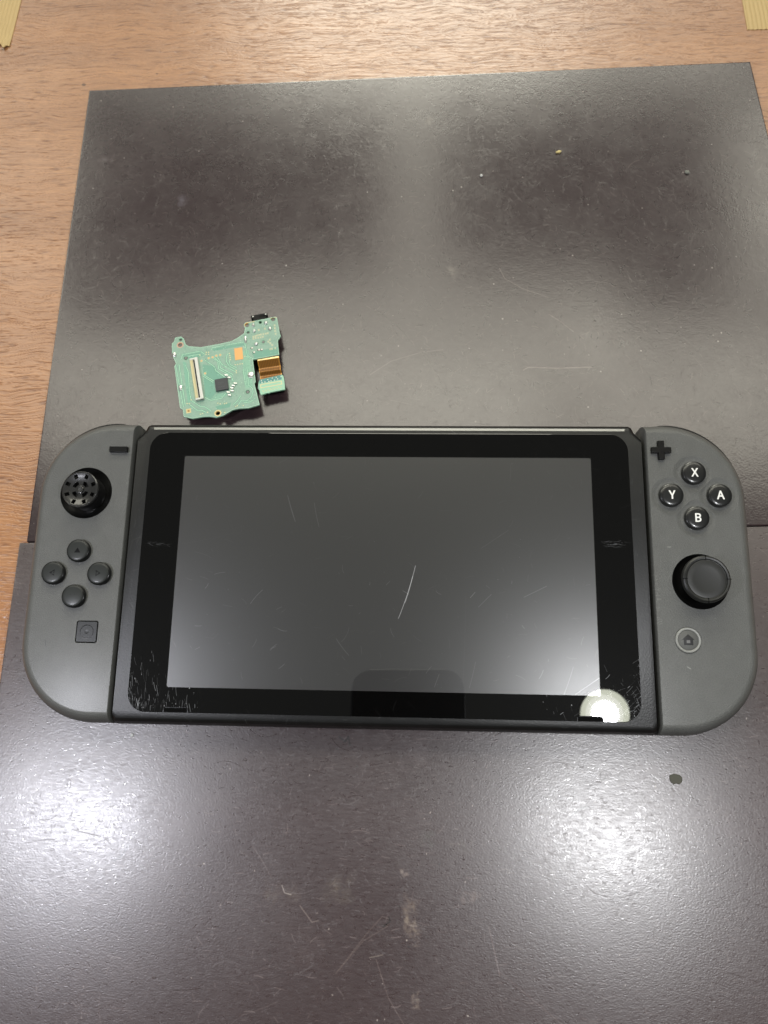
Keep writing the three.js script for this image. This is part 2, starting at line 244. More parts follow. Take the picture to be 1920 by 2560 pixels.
// tablet
{
  const half = [[-82.2, -51.2], [-83.6, -50.4], [-84.4, -48.6], [-85.2, -47.6], [-86, -46.8]];
  const pts = ccw(scaled([...half, [-86, 49.9], [-85.4, 50.5], [85.4, 50.5], [86, 49.9], ...half.map((p) => [-p[0], p[1]]).reverse()]));
  const w = pts.map((p, i) => { const q = pts[(i + 1) % pts.length]; return Math.abs(p[0]) > 0.0855 && Math.abs(q[0]) > 0.0855 && p[0] * q[0] > 0 ? 0.12 : 1; });
  const prof = [[2, 0], [0.5, 0.6], [0, 1.8], [0, 9.2], [0.35, 11], [1.0, 12.7], [1.9, 13.62], [2.15, 13.72], [3.0, 13.9]].map((p) => [p[0] * mm, p[1] * mm]);
  mesh('tablet_shell', shift(planUV(loft(pts, w, prof, 0.25), -0.087, 0.087, -0.0515, 0.0515)), tabletMat, consoleRoot);

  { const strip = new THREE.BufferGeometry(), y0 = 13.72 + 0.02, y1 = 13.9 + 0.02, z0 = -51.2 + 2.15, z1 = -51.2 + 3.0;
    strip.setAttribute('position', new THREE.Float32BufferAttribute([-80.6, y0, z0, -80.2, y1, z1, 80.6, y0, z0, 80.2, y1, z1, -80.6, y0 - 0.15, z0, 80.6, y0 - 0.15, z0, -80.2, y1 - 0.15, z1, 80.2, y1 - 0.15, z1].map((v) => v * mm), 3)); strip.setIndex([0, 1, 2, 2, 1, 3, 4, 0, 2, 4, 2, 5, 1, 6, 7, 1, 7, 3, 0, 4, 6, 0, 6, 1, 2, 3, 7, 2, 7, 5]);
    mesh('edge_highlight', shift(creased(strip, 0.1)), phy({ color: hex('#70706a'), roughness: 0.22, ior: 2.33 }), consoleRoot); }  // pale colour paints in the highlight along the far chamfer

  // cover glass: black border, scratched, with two speaker cut-outs at the near edge
  const gx = 81.2, g0 = -47.1, g1 = 46.5, r = 6;
  const out = [...arc(gx - r, g0 + r, r, 0, 90, 10), ...arc(-gx + r, g0 + r, r, 90, 180, 10), ...arc(-gx + r, g1 - r, r, 180, 270, 10),
    [-69.4, g1], [-69.2, 45.3], [-68.7, 44.9], [-62, 44.9], [-61.4, 45.3], [-61.2, g1], [61.2, g1], [61.4, 45.3], [62, 44.9], [68.7, 44.9], [69.2, 45.3], [69.4, g1],
    ...arc(gx - r, g1 - r, r, 270, 360, 10)];
  const W = 2048, H = 1180, [c, ctx] = canvas(W, H), sx = W / 164, P = (x, z) => [(x + 82) * sx, (z + 47.2) * sx];
  ctx.fillStyle = '#030303'; ctx.fillRect(0, 0, W, H);
  const scr = (x, z, len, ang, bend, w2, a) => { const q = P(x, z); stroke(ctx, q[0], q[1], len * sx, ang, bend, w2, `rgba(215,218,224,${a})`); };
  for (let i = 0; i < 270; i++) { const z = 46.2 - Math.abs(rr(0, 1) * rr(0, 1)) * 22, s = rnd() < 0.5; const x = s ? -81 + rr(0, 1) * rr(0, 1) * 26 : 81 - rr(0, 1) * rr(0, 1) * 34; scr(x, z - 1, rr(0.3, 3.4), (s ? 1.45 : rnd() < 0.6 ? 1.1 : -0.6) + rr(-0.25, 0.25), rr(-0.1, 0.1), rr(0.7, 1.9), rr(0.08, 0.7)); }
  for (let i = 0; i < 50; i++) { const q = P(rnd() < 0.5 ? -80.6 + rr(0, 1) * rr(0, 1) * 24 : 80.6 - rr(0, 1) * rr(0, 1) * 40, 46 - rr(0, 1) * rr(0, 1) * 16); ctx.fillStyle = `rgba(220,222,226,${rr(0.2, 0.9)})`; ctx.beginPath(); ctx.ellipse(q[0], q[1], rr(0.6, 2), rr(0.8, 4), rr(-0.5, 0.5), 0, 7); ctx.fill(); }
  for (let i = 0; i < 46; i++) scr(-80 + rnd() * 22, 45.6 - rnd() * 2.6, rr(0.3, 1.4), -1.57 + rr(-0.3, 0.3), 0, rr(0.8, 2.2), rr(0.1, 0.5));
  for (let i = 0; i < 220; i++) { const x = rr(-81, 81), z = rr(-47, 46); scr(x, z, rr(0.4, 5), rnd() * 6.283, rr(-0.15, 0.15), rr(0.6, 1.2), rr(0.03, 0.16)); }
  for (let i = 0; i < 30; i++) { scr(rr(-80, -72), -8 + rr(-0.7, 0.7), rr(0.4, 2), rr(-0.5, 0.5), 0.1, rr(0.8, 2), rr(0.06, 0.25)); scr(rr(71, 79), -9.5 + rr(-1, 1), rr(0.4, 2.4), rr(-0.3, 0.3), 0.1, rr(0.8, 3), rr(0.08, 0.3)); }
  const shape = new THREE.Shape(ccw(scaled(out)).map((p) => new THREE.Vector2(p[0], -p[1])));
  const gg = new THREE.ExtrudeGeometry(shape, { depth: 0.3 * mm, bevelEnabled: true, bevelThickness: 0.12 * mm, bevelSize: 0.12 * mm, bevelOffset: -0.12 * mm, bevelSegments: 2, curveSegments: 4 });
  gg.rotateX(-Math.PI / 2); gg.translate(0, (T - 0.3) * mm, 0); planUV(gg, -0.082, 0.082, -0.0472, -0.0472 + H / sx * mm);
  mesh('cover_glass', shift(gg), phy({ map: canvasTex(c), roughness: 0.4, specularIntensity: 0.04, clearcoat: 1, clearcoatRoughness: 0.015 }), consoleRoot);

  // display under the glass
  const [c2, x2] = canvas(2048, 1152), k = 2048 / 137.3, Q = (x, z) => [(x + 68.65) * k, (z + 38.6) * k];
  x2.fillStyle = '#0c0b0b'; x2.fillRect(0, 0, 2048, 1152);
  const s2 = (x, z, xx, zz, bend, w2, a) => { const p = Q(x, z), q = Q(xx, zz); stroke(x2, p[0], p[1], Math.hypot(q[0] - p[0], q[1] - p[1]), Math.atan2(q[1] - p[1], q[0] - p[0]), bend, w2, `rgba(226,228,232,${a})`); };
  s2(10.6, -1.6, 5.3, 15.6, -0.04, 3, 0.7); s2(9.7, 2, 7.4, 10.4, -0.03, 4, 0.5);
  s2(-32.6, -25, -29.6, -16, 0.02, 2.4, 0.4); s2(-23.5, -22.6, -21.6, -14.4, 0.03, 2.2, 0.35); s2(32, -7.6, 41, -13.8, 0, 2, 0.28); s2(45.6, 8.2, 53, 4.5, 0, 2.4, 0.4); s2(31, 11.6, 35.2, 7.4, 0, 2.2, 0.4); s2(28.4, 8.6, 30, 6.8, 0, 2.6, 0.5);
  s2(61, 38.4, 68.6, 33.2, 0, 4, 0.55); s2(57.5, 38.4, 60.6, 30, 0.03, 3.6, 0.4); s2(-14.6, 22.4, -10.4, 27.6, 0.05, 2.4, 0.35); s2(26, 36, 27, 8, 0.01, 2, 0.14); s2(28, 37, 30, 29, 0.02, 2.4, 0.3); s2(-63, -5.4, -57, -3.4, -0.1, 1.8, 0.25);
  s2(-68, -8, -50, -12, 0.04, 1.5, 0.14); s2(17, 37, 18.5, 33, 0, 2.4, 0.35);
  for (let i = 0; i < 240; i++) { const x = rr(-68, 68), z = rr(-38, 38), a = rnd() * 6.283, l = rr(0.3, 3.2) * (rnd() < 0.1 ? 2 : 1); s2(x, z, x + Math.cos(a) * l, z + Math.sin(a) * l, rr(-0.2, 0.2), rr(0.9, 2.4), rr(0.08, 0.5) * (0.5 + 0.5 * (z > 0))); }
  for (let i = 0; i < 90; i++) { const q = Q(rr(-68, 68), rr(-38, 38)); x2.fillStyle = `rgba(225,225,225,${rr(0.1, 0.5)})`; x2.beginPath(); x2.arc(q[0], q[1], rr(0.8, 2), 0, 7); x2.fill(); }
  const dg = planUV(loft(roundRect(-0.06865, 0.06865, -0.0386, 0.0386, 0.0006, 3), null, [[0, T * mm], [0, (T + 0.2) * mm]], 0.3), -0.06865, 0.06865, -0.0386, 0.0386);
  mesh('display', shift(dg), phy({ map: canvasTex(c2), roughness: 0.325, ior: 2.0 }), consoleRoot);
  const sheet = new THREE.PlaneGeometry(0.1375, 0.0774); sheet.rotateX(-Math.PI / 2); sheet.translate(0, (T + 0.3) * mm, 0);
  mesh('screen_glass', shift(sheet), phy({ color: hex('#ffffff'), transmission: 1, thickness: 0, roughness: 0.01, ior: 2.1 }), consoleRoot);
  for (const s of [-1, 1]) mesh('speaker_slot', shift(merge([box(7.6, 0.1, 1.5, s * 65.3, T - 0.02, 45.75), box(6.4, 0.3, 0.5, s * 65.3, T - 0.05, 45.6, 0, 0.14)])), deepBlack, consoleRoot);
}

// controllers
function buttonGeo(r, h) {
  const g = lathe([[0, -0.6], [r, -0.6], [r, h - 0.75], [r - 0.14, h - 0.32], [r - 0.5, h - 0.1], [r - 1.2, h - 0.02], [0, h + 0.04]], 56);
  return planUV(g, -r * mm, r * mm, -r * mm, r * mm);
}
const BTN = buttonGeo(3.88, 1.95);
function printMat(draw, base = '#131414', rough = 0.3, coat = 0.35, spec = 1) {
  const [c, ctx] = canvas(256, 256); ctx.fillStyle = base; ctx.fillRect(0, 0, 256, 256); draw(ctx);
  return phy({ map: canvasTex(c), roughness: rough, specularIntensity: spec, clearcoat: coat, clearcoatRoughness: 0.15 });
}
const letter = (s) => printMat((x) => { x.fillStyle = '#f4f4f0'; x.font = '126px sans-serif'; x.textAlign = 'center'; x.textBaseline = 'alphabetic'; x.strokeStyle = '#f4f4f0'; x.lineWidth = 6; x.lineJoin = 'round'; x.fillText(s, 128, 174); x.strokeText(s, 128, 174); });
const arrow = (turn, worn) => printMat((x) => {
  x.fillStyle = '#333534'; x.beginPath(); x.arc(128, 128, 112, 0, 7); x.fill();  // lit top painted lighter, shaded sides left dark
  x.translate(128, 128); x.rotate(turn); x.fillStyle = '#030303';
  if (worn === 2) { x.fillRect(-26, 14, 8, 5); x.fillRect(18, 14, 8, 5); } else { x.beginPath(); x.moveTo(0, -30); x.lineTo(36, 26); x.lineTo(-36, 26); x.fill(); }
  if (worn === 1) { x.fillStyle = '#333534'; x.fillRect(-14, -8, 8, 40); x.fillRect(4, -2, 9, 26); x.beginPath(); x.arc(2, 6, 9, 0, 7); x.fill(); }
}, '#141515', 0.3, 0.1, 0.4);
function controller(side, label) {           // side -1: left of the tablet, 1: right
  const s = side, R = 26;
  const outline = ccw(scaled([[-86.8, -51.0], ...arc(-119.4 + R, -51.2 + R, R, 90, 180, 22), ...arc(-119.4 + R, 50.4 - R, R, 180, 270, 22), [-86.8, 50.4]].map((p) => [-s * p[0], p[1]])));
  const w = outline.map((p, i) => { const q = outline[(i + 1) % outline.length]; return Math.abs(p[0]) < 0.0869 && Math.abs(q[0]) < 0.0869 ? 0.22 : 1; });
  const prof = [[3.4, 0], [1.6, 0.5], [0.5, 1.7], [0, 3.6], [0, 6.7], [0.16, 6.85], [0.16, 6.95], [0, 7.1], [0, 9.4], [0.25, 10.9], [0.8, 12.2], [1.7, 13.25], [2.6, 13.75], [3.3, 13.9], [3.7, 13.9]].map((p) => [p[0] * mm, p[1] * mm]);
  const cx = 101.9 * s, stickZ = s < 0 ? -25.4 : 2.3, padZ = s < 0 ? 2.4 : -25.9;
  const holes = [circle(cx, stickZ, 8.9, 56)];
  if (s < 0) holes.push(roundRect(-96.7 - 3.65, -96.7 + 3.65, 21.5 - 3.65, 21.5 + 3.65, 0.7, 4)); else holes.push(circle(96.8, 21, 4.15, 40));
  const btns = [[0, -7.6], [-7.75, 0], [7.75, 0], [0, 7.6]].map(([a, b]) => [cx + a, padZ + b]);
  const x0 = s < 0 ? -0.1196 : 0.0866, dish = (x, z) => { let d = 0; for (const [a, b] of btns) { const q = Math.hypot(x / mm - a, z / mm - b); if (s > 0) d = Math.max(d, 1 - smooth(4.6, 6.6, q)); } return -0.6 * d; };
  const [cc, ctx] = canvas(420, 1250);
  fill(ctx, 420, 1250, (i, j) => { const k = 6 * noise(i * 0.16, j * 0.16) + 4 * noise3(i * 0.6, j * 0.6) + 2 * noise2(i * 0.012, j * 0.012); return [89 + k, 90 + k, 88 + k]; });
  for (let i = 0; i < 60; i++) stroke(ctx, rnd() * 420, rnd() * 1250, rr(2, 16), rnd() * 6.283, 0.1, rr(0.6, 1.2), rnd() < 0.4 ? `rgba(40,40,40,${rr(0.1, 0.4)})` : `rgba(200,200,196,${rr(0.05, 0.3)})`);
  if (s < 0) stroke(ctx, 118, 925, 22, 1.35, -0.05, 3, 'rgba(50,50,50,.6)'); else { stroke(ctx, 72, 520, 12, 0, 0.1, 4, 'rgba(215,215,210,0.330)'); stroke(ctx, 120, 985, 14, 0.5, 0, 4, 'rgba(225,225,220,0.330)'); for (let i = 0; i < 40; i++) stroke(ctx, rr(3, 22), rr(620, 830), rr(5, 16), rr(-0.5, 0.1), 0, 1.4, `rgba(190,190,186,${rr(0.1, 0.35)})`); }
  const shellMat = phy({ map: canvasTex(cc), bumpMap: grainTex(720, 2048, x0, -0.0515, 0.033, 0.1025, 3200, dish), bumpScale: 0.0006, roughness: 0.48, ior: 1.5, clearcoat: 0.24, clearcoatRoughness: 0.24 });
  const shell = mesh('controller', shift(planUV(loft(outline, w, prof, 0.55, holes.map(scaled)), x0, x0 + 0.033, -0.0515, 0.051)), shellMat, consoleRoot);
  shell.userData.label = label;
  const add = (name, g, m) => mesh(name, g, m, shell), at = (g, x, z, y = T) => { g = g.clone(); g.translate(x * mm, y * mm, z * mm); return shift(g); };
  // stick well
  add('stick_well', at(lathe([[8.95, 0.04], [8.6, -0.25], [7.7, -1.3], [5.8, -2.2], [0, -2.3]], 56), cx, stickZ), blackSatin);
  if (s < 0) {
    add('stick_stem', at(lathe([[5.9, -2.3], [5.2, -0.6], [4.6, 0.6], [4.9, 1.6], [5.5, 2.9], [0, 3.0]], 48), cx, stickZ), blackGloss);
    // bare cap with eight slots and four arcs round its centre pin
    const ev = new Evaluator(); ev.attributes = ['position', 'normal'];
    const solid = (g) => { const q = new THREE.BufferGeometry(); g = g.index ? g.toNonIndexed() : g; q.setAttribute('position', g.attributes.position); q.setAttribute('normal', g.attributes.normal); const br = new Brush(q); br.updateMatrixWorld(); return br; };
    let dishCap = solid(new THREE.LatheGeometry([[0, 0], [5.95, 0], [6.1, 0.35], [6.1, 1.05], [5.95, 1.3], [5.6, 1.3], [4.6, 1.05], [3.3, 0.8], [2.2, 0.72], [1.3, 0.75], [0, 0.75]].map((p) => new THREE.Vector2(...p)), 72));
    for (let k = 0; k < 8; k++) { const g = new THREE.BoxGeometry(1.45, 4, 1.3); g.translate(4.65, 0.5, 0); g.rotateY((k + 0.5) * Math.PI / 4); dishCap = ev.evaluate(dishCap, solid(g), SUBTRACTION); }
    for (let k = 0; k < 4; k++) { const a = k * Math.PI / 2 + 0.35, b = a + 0.9, p = new THREE.Shape(); p.absarc(0, 0, 2.95, a, b, false); p.absarc(0, 0, 1.7, b, a, true); p.closePath(); const g = new THREE.ExtrudeGeometry(p, { depth: 4, bevelEnabled: false, curveSegments: 8 }); g.rotateX(-Math.PI / 2); g.translate(0, -1.5, 0); dishCap = ev.evaluate(dishCap, solid(g), SUBTRACTION); }
    const cap = dishCap.geometry; cap.scale(mm, mm, mm);
    const rim = lathe([[5.7, 0.2], [6.15, 0.3], [6.25, 0.9], [6.1, 1.35], [5.85, 1.45], [5.75, 1.2]], 56), pin = lathe([[1.15, 0.6], [1.15, 1.25], [0.95, 1.35], [0.75, 1.1], [0.4, 1.05], [0, 1.1]], 32);
    add('thumbstick', at(merge([creased(plain(cap), 0.4), rim, pin]), cx, stickZ, T + 3.9), phy({ color: hex('#1d1d1c'), roughness: 0.3, clearcoat: 1, clearcoatRoughness: 0.08, bumpMap: grainTex(256, 256, 0, 0, 0.013, 0.013, 700), bumpScale: 0.0006 }));
    const arrows = [0, -Math.PI / 2, Math.PI / 2, Math.PI], worn = [0, 1, 1, 2];
    btns.forEach(([x, z], k) => add('button', at(BTN, x, z), arrow(arrows[k], worn[k])));
    add('minus_button', at(merge([box(6.3, 1.6, 2.0, 0, 0.5, 0, 0, 0.25)]), -91.8, -40.7), blackSatin);
    const cap2 = merge([loft(roundRect(-0.0034, 0.0034, -0.0034, 0.0034, 0.0006, 4), null, [[0, -1.2 * mm], [0, 0], [0.15 * mm, 0.14 * mm], [0.4 * mm, 0.14 * mm]], 0.4), lathe([[2.35, 0.1], [2.3, 0.17], [2.15, 0.18], [2.05, 0.13], [0, 0.145]], 40)]);
    add('capture_button', at(planUV(cap2, -0.0035, 0.0035, -0.0035, 0.0035), -96.7, 21.5), printMat((x) => { x.strokeStyle = '#161616'; x.lineWidth = 7; x.beginPath(); x.arc(128, 128, 84, 0, 7); x.stroke(); for (let i = 0; i < 30; i++) stroke(x, rr(20, 236), rr(20, 236), rr(4, 22), rnd() * 6, 0, 1.5, `rgba(170,170,170,${rr(0.05, 0.2)})`); }, '#1c1e1d', 0.34, 0, 0.6));
  } else {
    add('thumbstick', at(lathe([[5.2, -2.2], [5.0, 0], [5.4, 1.6], [6.9, 3.2], [7.4, 4.2], [7.5, 5.1], [7.3, 5.9], [6.85, 6.2], [6.35, 6.1], [6.12, 5.75], [6.0, 5.72], [5.7, 5.8], [4, 5.62], [2, 5.54], [0, 5.5]], 64), cx, stickZ), rubber);
    for (let k = 0; k < 4; k++) { const a = k * Math.PI / 2; add('stick_mark', shift(box(1.5, 0.35, 0.2, cx + 6.75 * Math.cos(a), T + 6.05, stickZ + 6.75 * Math.sin(a), -a)), deepBlack); }
    ['X', 'Y', 'A', 'B'].forEach((t, k) => add('button', at(BTN, ...btns[k]), letter(t)));
    add('plus_button', at(merge([box(6.5, 1.6, 2.05, 0, 0.5, 0, 0, 0.25), box(2.05, 1.58, 6.5, 0, 0.5, 0, 0, 0.25)]), 91.8, -41.4), blackSatin);
    const home = add('home_button', at(planUV(lathe([[3.15, -0.6], [3.15, 0.1], [2.9, 0.22], [0, 0.2]], 40), -0.0032, 0.0032, -0.0032, 0.0032), 96.8, 21), printMat((x) => {
      x.fillStyle = '#1b1b1d'; x.beginPath(); x.moveTo(128, 52); x.lineTo(206, 122); x.lineTo(186, 122); x.lineTo(186, 190); x.lineTo(70, 190); x.lineTo(70, 122); x.lineTo(50, 122); x.fill();
      x.fillStyle = '#6f6f6f'; x.fillRect(106, 128, 44, 36);
      for (let i = 0; i < 24; i++) stroke(x, rr(30, 220), rr(30, 220), rr(6, 26), rr(-1, 1), 0, 1.5, `rgba(220,220,220,${rr(0.1, 0.35)})`);
    }, '#5a5b59', 0.55, 0));
    add('home_ring', at(lathe([[3.2, -0.6], [3.2, 0.2], [3.4, 0.36], [3.75, 0.38], [4.0, 0.2], [4.05, -0.6]], 48), 96.8, 21), phy({ color: hex('#8d8e8a'), roughness: 0.35 }));
  }
  // shoulder button on the far corner, trigger below the back
  const arcPts = [...[[-90.3, -51.2], ...arc(-119.4 + R, -51.2 + R, R, 90, 158, 16)]];
  const outer = arcPts.map(([x, z], i) => { const k = Math.sin(Math.PI * Math.min(1, i / (arcPts.length - 1))) ** 0.35; const dx = i < 2 ? 0 : (x - (-119.4 + R)) / R, dz = i < 2 ? -1 : (z - (-51.2 + R)) / R; return [x + dx * (1.15 * k + 0.05), z + dz * (1.15 * k + 0.05)]; });
  const inner = arcPts.map(([x, z], i) => { const dx = i < 2 ? 0 : (x - (-119.4 + R)) / R, dz = i < 2 ? -1 : (z - (-51.2 + R)) / R; return [x - dx * 3, z - dz * 3]; }).reverse();
  add('shoulder_button', shift(loft(ccw(scaled([...outer, ...inner].map((p) => [-s * p[0], p[1]]))), null, [[0.3, 1], [0, 1.4], [0, 9.0], [0.3, 9.5]].map((p) => [p[0] * mm, p[1] * mm]), 0.5)), blackGloss);
  add('trigger', shift(loft(ccw(scaled([[-88, -49.5], ...arc(-119.4 + R, -51.2 + R, R - 1, 90, 150, 8), [-108, -30], [-88, -30]].map((p) => [-s * p[0], p[1]]))), null, [[2.5, -11.6], [0.6, -9], [0, -6], [0, 0.8]].map((p) => [p[0] * mm, p[1] * mm]), 0.5)), blackSatin);
}
controller(-1, 'grey controller with arrow buttons and a bare thumbstick');
controller(1, 'grey controller with lettered buttons and a rubber thumbstick');

// ------------------------------------------------------------------ circuit board
{
  const root = thing('circuit_board', 'small green circuit board with gold ribbon beside the console', 'circuit board');
  const X0 = -90, X1 = -36, Z0 = -110, Z1 = -56, S = 30, [c, ctx] = canvas((X1 - X0) * S, (Z1 - Z0) * S), P = (x, z) => [(x - X0) * S, (z - Z0) * S];
  fill(ctx, c.width, c.height, (i, j) => { const k = 5 * noise(i * 0.006, j * 0.006) + 4 * noise2(i * 0.03, j * 0.03); return [134 + k, 171 + k, 151 + k]; });
  const poly = (a, s) => { ctx.fillStyle = s; ctx.beginPath(); pairs(a).forEach((p, i) => ctx[i ? 'lineTo' : 'moveTo'](...P(...p))); ctx.fill(); };
  const line = (a, w, s) => { ctx.strokeStyle = s; ctx.lineWidth = w; ctx.lineJoin = 'round'; ctx.beginPath(); pairs(a).forEach((p, i) => ctx[i ? 'lineTo' : 'moveTo'](...P(...p))); ctx.stroke(); };
  const dot = (x, z, r, s) => { ctx.fillStyle = s; ctx.beginPath(); ctx.arc(...P(x, z), r * S, 0, 7); ctx.fill(); };
  const DK = '#67a28b', LT = '#aadcbc';
  poly([-72.7, -83.6, -67.8, -82.9, -66.2, -80.3, -62.8, -77.8, -67, -76.8, -67.2, -74.1, -66.2, -71.3, -68, -68.6, -70.3, -69.8], DK);
  poly([-69.5, -90.6, -57.4, -93.1, -57.1, -92.1, -68.9, -89.5], DK); poly([-80.8, -87.6, -74.4, -89, -72.6, -87.4, -80.4, -85.6], DK); poly([-54, -89, -44, -91.2, -43.4, -88.2, -52.6, -86], DK);
  poly([-80.6, -85, -79.2, -84.4, -75.4, -67.6, -76.6, -67], '#76b096'); poly([-66, -65.4, -60, -67.2, -60.4, -65.2, -65, -64.2], DK); poly([-58, -89.4, -55.2, -90, -52.2, -74, -55, -73], '#84b89c'); poly([-68, -68.4, -62.6, -69.6, -61, -71.8, -66, -71], '#7cb298');
  const TR = [[-72.2, -85.7, -68, -82.6, -67.2, -80.8, -63.1, -77.8], [-69.3, -86.7, -66.9, -84.9, -66.2, -81.6, -61.1, -78.6, -60, -76.1], [-68.4, -86.7, -66.2, -84.6, -65.6, -82.1, -60.3, -79.1], [-67.3, -87, -65.2, -83.6, -59.5, -80.3], [-63.2, -88.5, -63.7, -87.2, -63.5, -84.9, -62.2, -82.9, -59.3, -81.3], [-62.5, -85.9, -62, -83.6, -59.2, -82.1], [-70.1, -90, -69.5, -91.1, -57.5, -93.6], [-72.1, -78.6, -67.8, -75.8], [-72, -79.2, -67.6, -76.4], [-71.2, -69.8, -67.9, -68.1, -64, -68.9, -62.4, -71.1], [-81.5, -85.7, -81.1, -88, -74.2, -89.5, -72.2, -88], [-78.9, -82.4, -77.9, -80.1, -76.5, -71.3, -75.5, -68.1], [-75.5, -68.1, -71.6, -65.4, -70.1, -65.4, -67.5, -63.7], [-76.9, -67.1, -72.8, -63.9, -71, -63.9, -69.2, -63], [-56.6, -70.1, -57.7, -67.9, -59.1, -66.2], [-52, -71.8, -52.5, -69.4, -54.1, -67.9, -56.4, -67.9, -57.5, -65.4], [-51.1, -68.9, -52.8, -67.4, -55.2, -67.2], [-56.7, -81.6, -55.2, -74.6], [-55.1, -81.6, -54, -74.6, -52.4, -73.3, -52, -71.8], [-56.3, -87.5, -54.3, -86.2], [-83.3, -83.4, -78.1, -65.1], [-82, -83.6, -77.5, -65.9], [-79.2, -87.2, -74, -88.2], [-57, -93, -55.6, -87.6, -52.4, -85.6]];
  for (const t of TR) { line(t, 17, '#4f8c74'); line(t, 8, LT); }
  for (let i = 0; i < 420; i++) { const x = rr(-84, -44), z = rr(-104, -61); dot(x, z, rr(0.08, 0.17), rnd() < 0.5 ? 'rgba(70,120,98,.7)' : 'rgba(190,225,200,.7)'); }
  for (let i = 0; i < 60; i++) { const x = rr(-82, -46), z = rr(-100, -63), d = rnd() < 0.5; line(d ? [x, z, x + rr(0.8, 3), z - rr(0.1, 0.6)] : [x, z, x + rr(0.1, 0.5), z + rr(0.8, 3)], 4, 'rgba(84,142,116,.6)'); }
  const tin = '#d9cfa4', gold = '#dfb57c';
  for (const p of pairs([-70.6, -86.4, -69.1, -86.8, -67.7, -87.5, -66.2, -87.8, -73.3, -85.2, -71.3, -79.7])) { dot(p[0], p[1], 0.62, '#8fc2a2'); dot(p[0], p[1], 0.45, gold); }
  for (const p of pairs([-62.7, -88.5, -62.4, -87.5, -62.2, -86.6, -62, -85.7, -59.9, -83.5, -59, -83.6, -58.1, -83.8, -57.2, -83.9, -71.8, -89, -70.9, -89, -71.8, -88.1, -70.8, -88.1, -59.3, -80.8, -59.2, -80, -75.5, -68.3, -76.9, -66.7, -76, -66.6, -71.3, -62.2, -70.5, -62.5, -68.7, -63, -58.1, -65.4, -57.5, -65.9, -55.3, -65.9, -62.1, -63, -65.1, -66.9, -64.2, -66.6, -62.5, -66.7, -61.8, -66.9, -56.5, -87.2, -74.2, -87.7])) { dot(p[0], p[1], 0.4, '#6fa48a'); dot(p[0], p[1], 0.26, tin); }
  for (const p of pairs([-53.9, -95.9, -53.1, -96.2, -52.4, -96.5, -51.6, -96.7, -50.9, -96.9, -50, -97.1, -49, -97.3, -48.3, -97.5, -53.8, -95, -52.9, -95.3, -51.9, -95.4, -51, -95.6, -50.1, -95.9, -52, -99, -49.6, -99.6, -45.9, -101.1, -45.7, -99.8, -45.5, -98.5, -45.2, -97.2, -47.8, -93.7, -47.3, -94.6, -46.8, -90.3, -46.1, -90.5, -44.9, -90.7, -46.2, -92.2, -47, -93])) { ctx.save(); ctx.translate(...P(p[0], p[1])); ctx.rotate(-0.22); ctx.fillStyle = tin; ctx.fillRect(-8, -12, 7, 24); ctx.fillRect(3, -12, 7, 10); ctx.fillRect(3, 4, 7, 8); ctx.restore(); }
  for (const p of pairs([-54.1, -90.8, -53.1, -88.9, -51.3, -90, -50.2, -90.1])) { dot(p[0], p[1], 0.5, '#1c2a24'); dot(p[0] + 0.1, p[1] - 0.15, 0.38, '#e8e6d8'); }
  dot(-82.5, -92.3, 1.35, '#caa58c'); dot(-64.7, -62.7, 1.35, '#e2cd90'); ctx.save(); ctx.translate(...P(-76, -63.6)); ctx.rotate(-0.2); ctx.fillStyle = '#dcc68a'; ctx.fillRect(-27, -27, 54, 54); ctx.fillStyle = '#9a7334'; ctx.fillRect(-12, -12, 24, 24); ctx.restore();
  for (const [x, z, r] of [[-46.7, -103.8, 1.15], [-56.8, -101.2, 1.25], [-51.7, -102.5, 0.95], [-56.1, -97.9, 0.85], [-49.8, -93.6, 0.95], [-79.6, -86.4, 1.1], [-54.1, -71.7, 1.1], [-82.6, -94.6, 1]]) dot(x, z, r, '#7fae93');
  line([-57.9, -100.6, -57.4, -102.2, -56, -102.8, -54, -103.2], 26, '#d9a45a'); line([-48, -104.4, -46, -105, -45.4, -104.6], 18, '#d9b06a');
  const outline = [-84.8, -95.7, -82.5, -96.1, -81.4, -95.1, -80.4, -92.6, -79.1, -91.7, -74, -91.3, -66.9, -92.8, -62.3, -94, -60.2, -95.4, -57.7, -97.5, -57.5, -99.8, -58.2, -101.5, -57.5, -102.5, -56.1, -102.7, -46.1, -105, -45.3, -104.8, -43.6, -97.5, -43.1, -96.2, -44.2, -94.2, -43.2, -88, -53.3, -85.8, -51.4, -76, -51.9, -75.6, -50.4, -70.6, -49.1, -66.3, -53.3, -64.9, -56.8, -64.7, -59.2, -64.1, -62.5, -61.8, -65.1, -60.9, -67.4, -61.3, -70.1, -61.2, -72.4, -60.7, -74.2, -60.4, -77.6, -61.2, -78.3, -64.2, -79.4, -64.8, -83.7, -82.8, -83.2, -84, -84.4, -86.4, -85.1, -87.7, -85.9, -93, -85.1, -93.8];
  { ctx.strokeStyle = '#b4e0c4'; ctx.lineWidth = 12; ctx.beginPath(); pairs(outline).forEach((p, i) => ctx[i ? 'lineTo' : 'moveTo'](...P(...p))); ctx.closePath(); ctx.stroke(); }
  // tail board artwork shares the sheet: teal strip, gold frame, vias
  poly([-50.6, -76.4, -41, -79.3, -39.6, -72.6, -49, -70], '#9ccfb0');
  poly([-50.1, -77.2, -41.7, -79, -41.4, -77.1, -49.9, -75.2], '#3f8c86'); line([-49.4, -74.8, -41.5, -76.4, -41.2, -75.1, -49.1, -73.4, -49.4, -74.8], 9, '#e0cf9a');
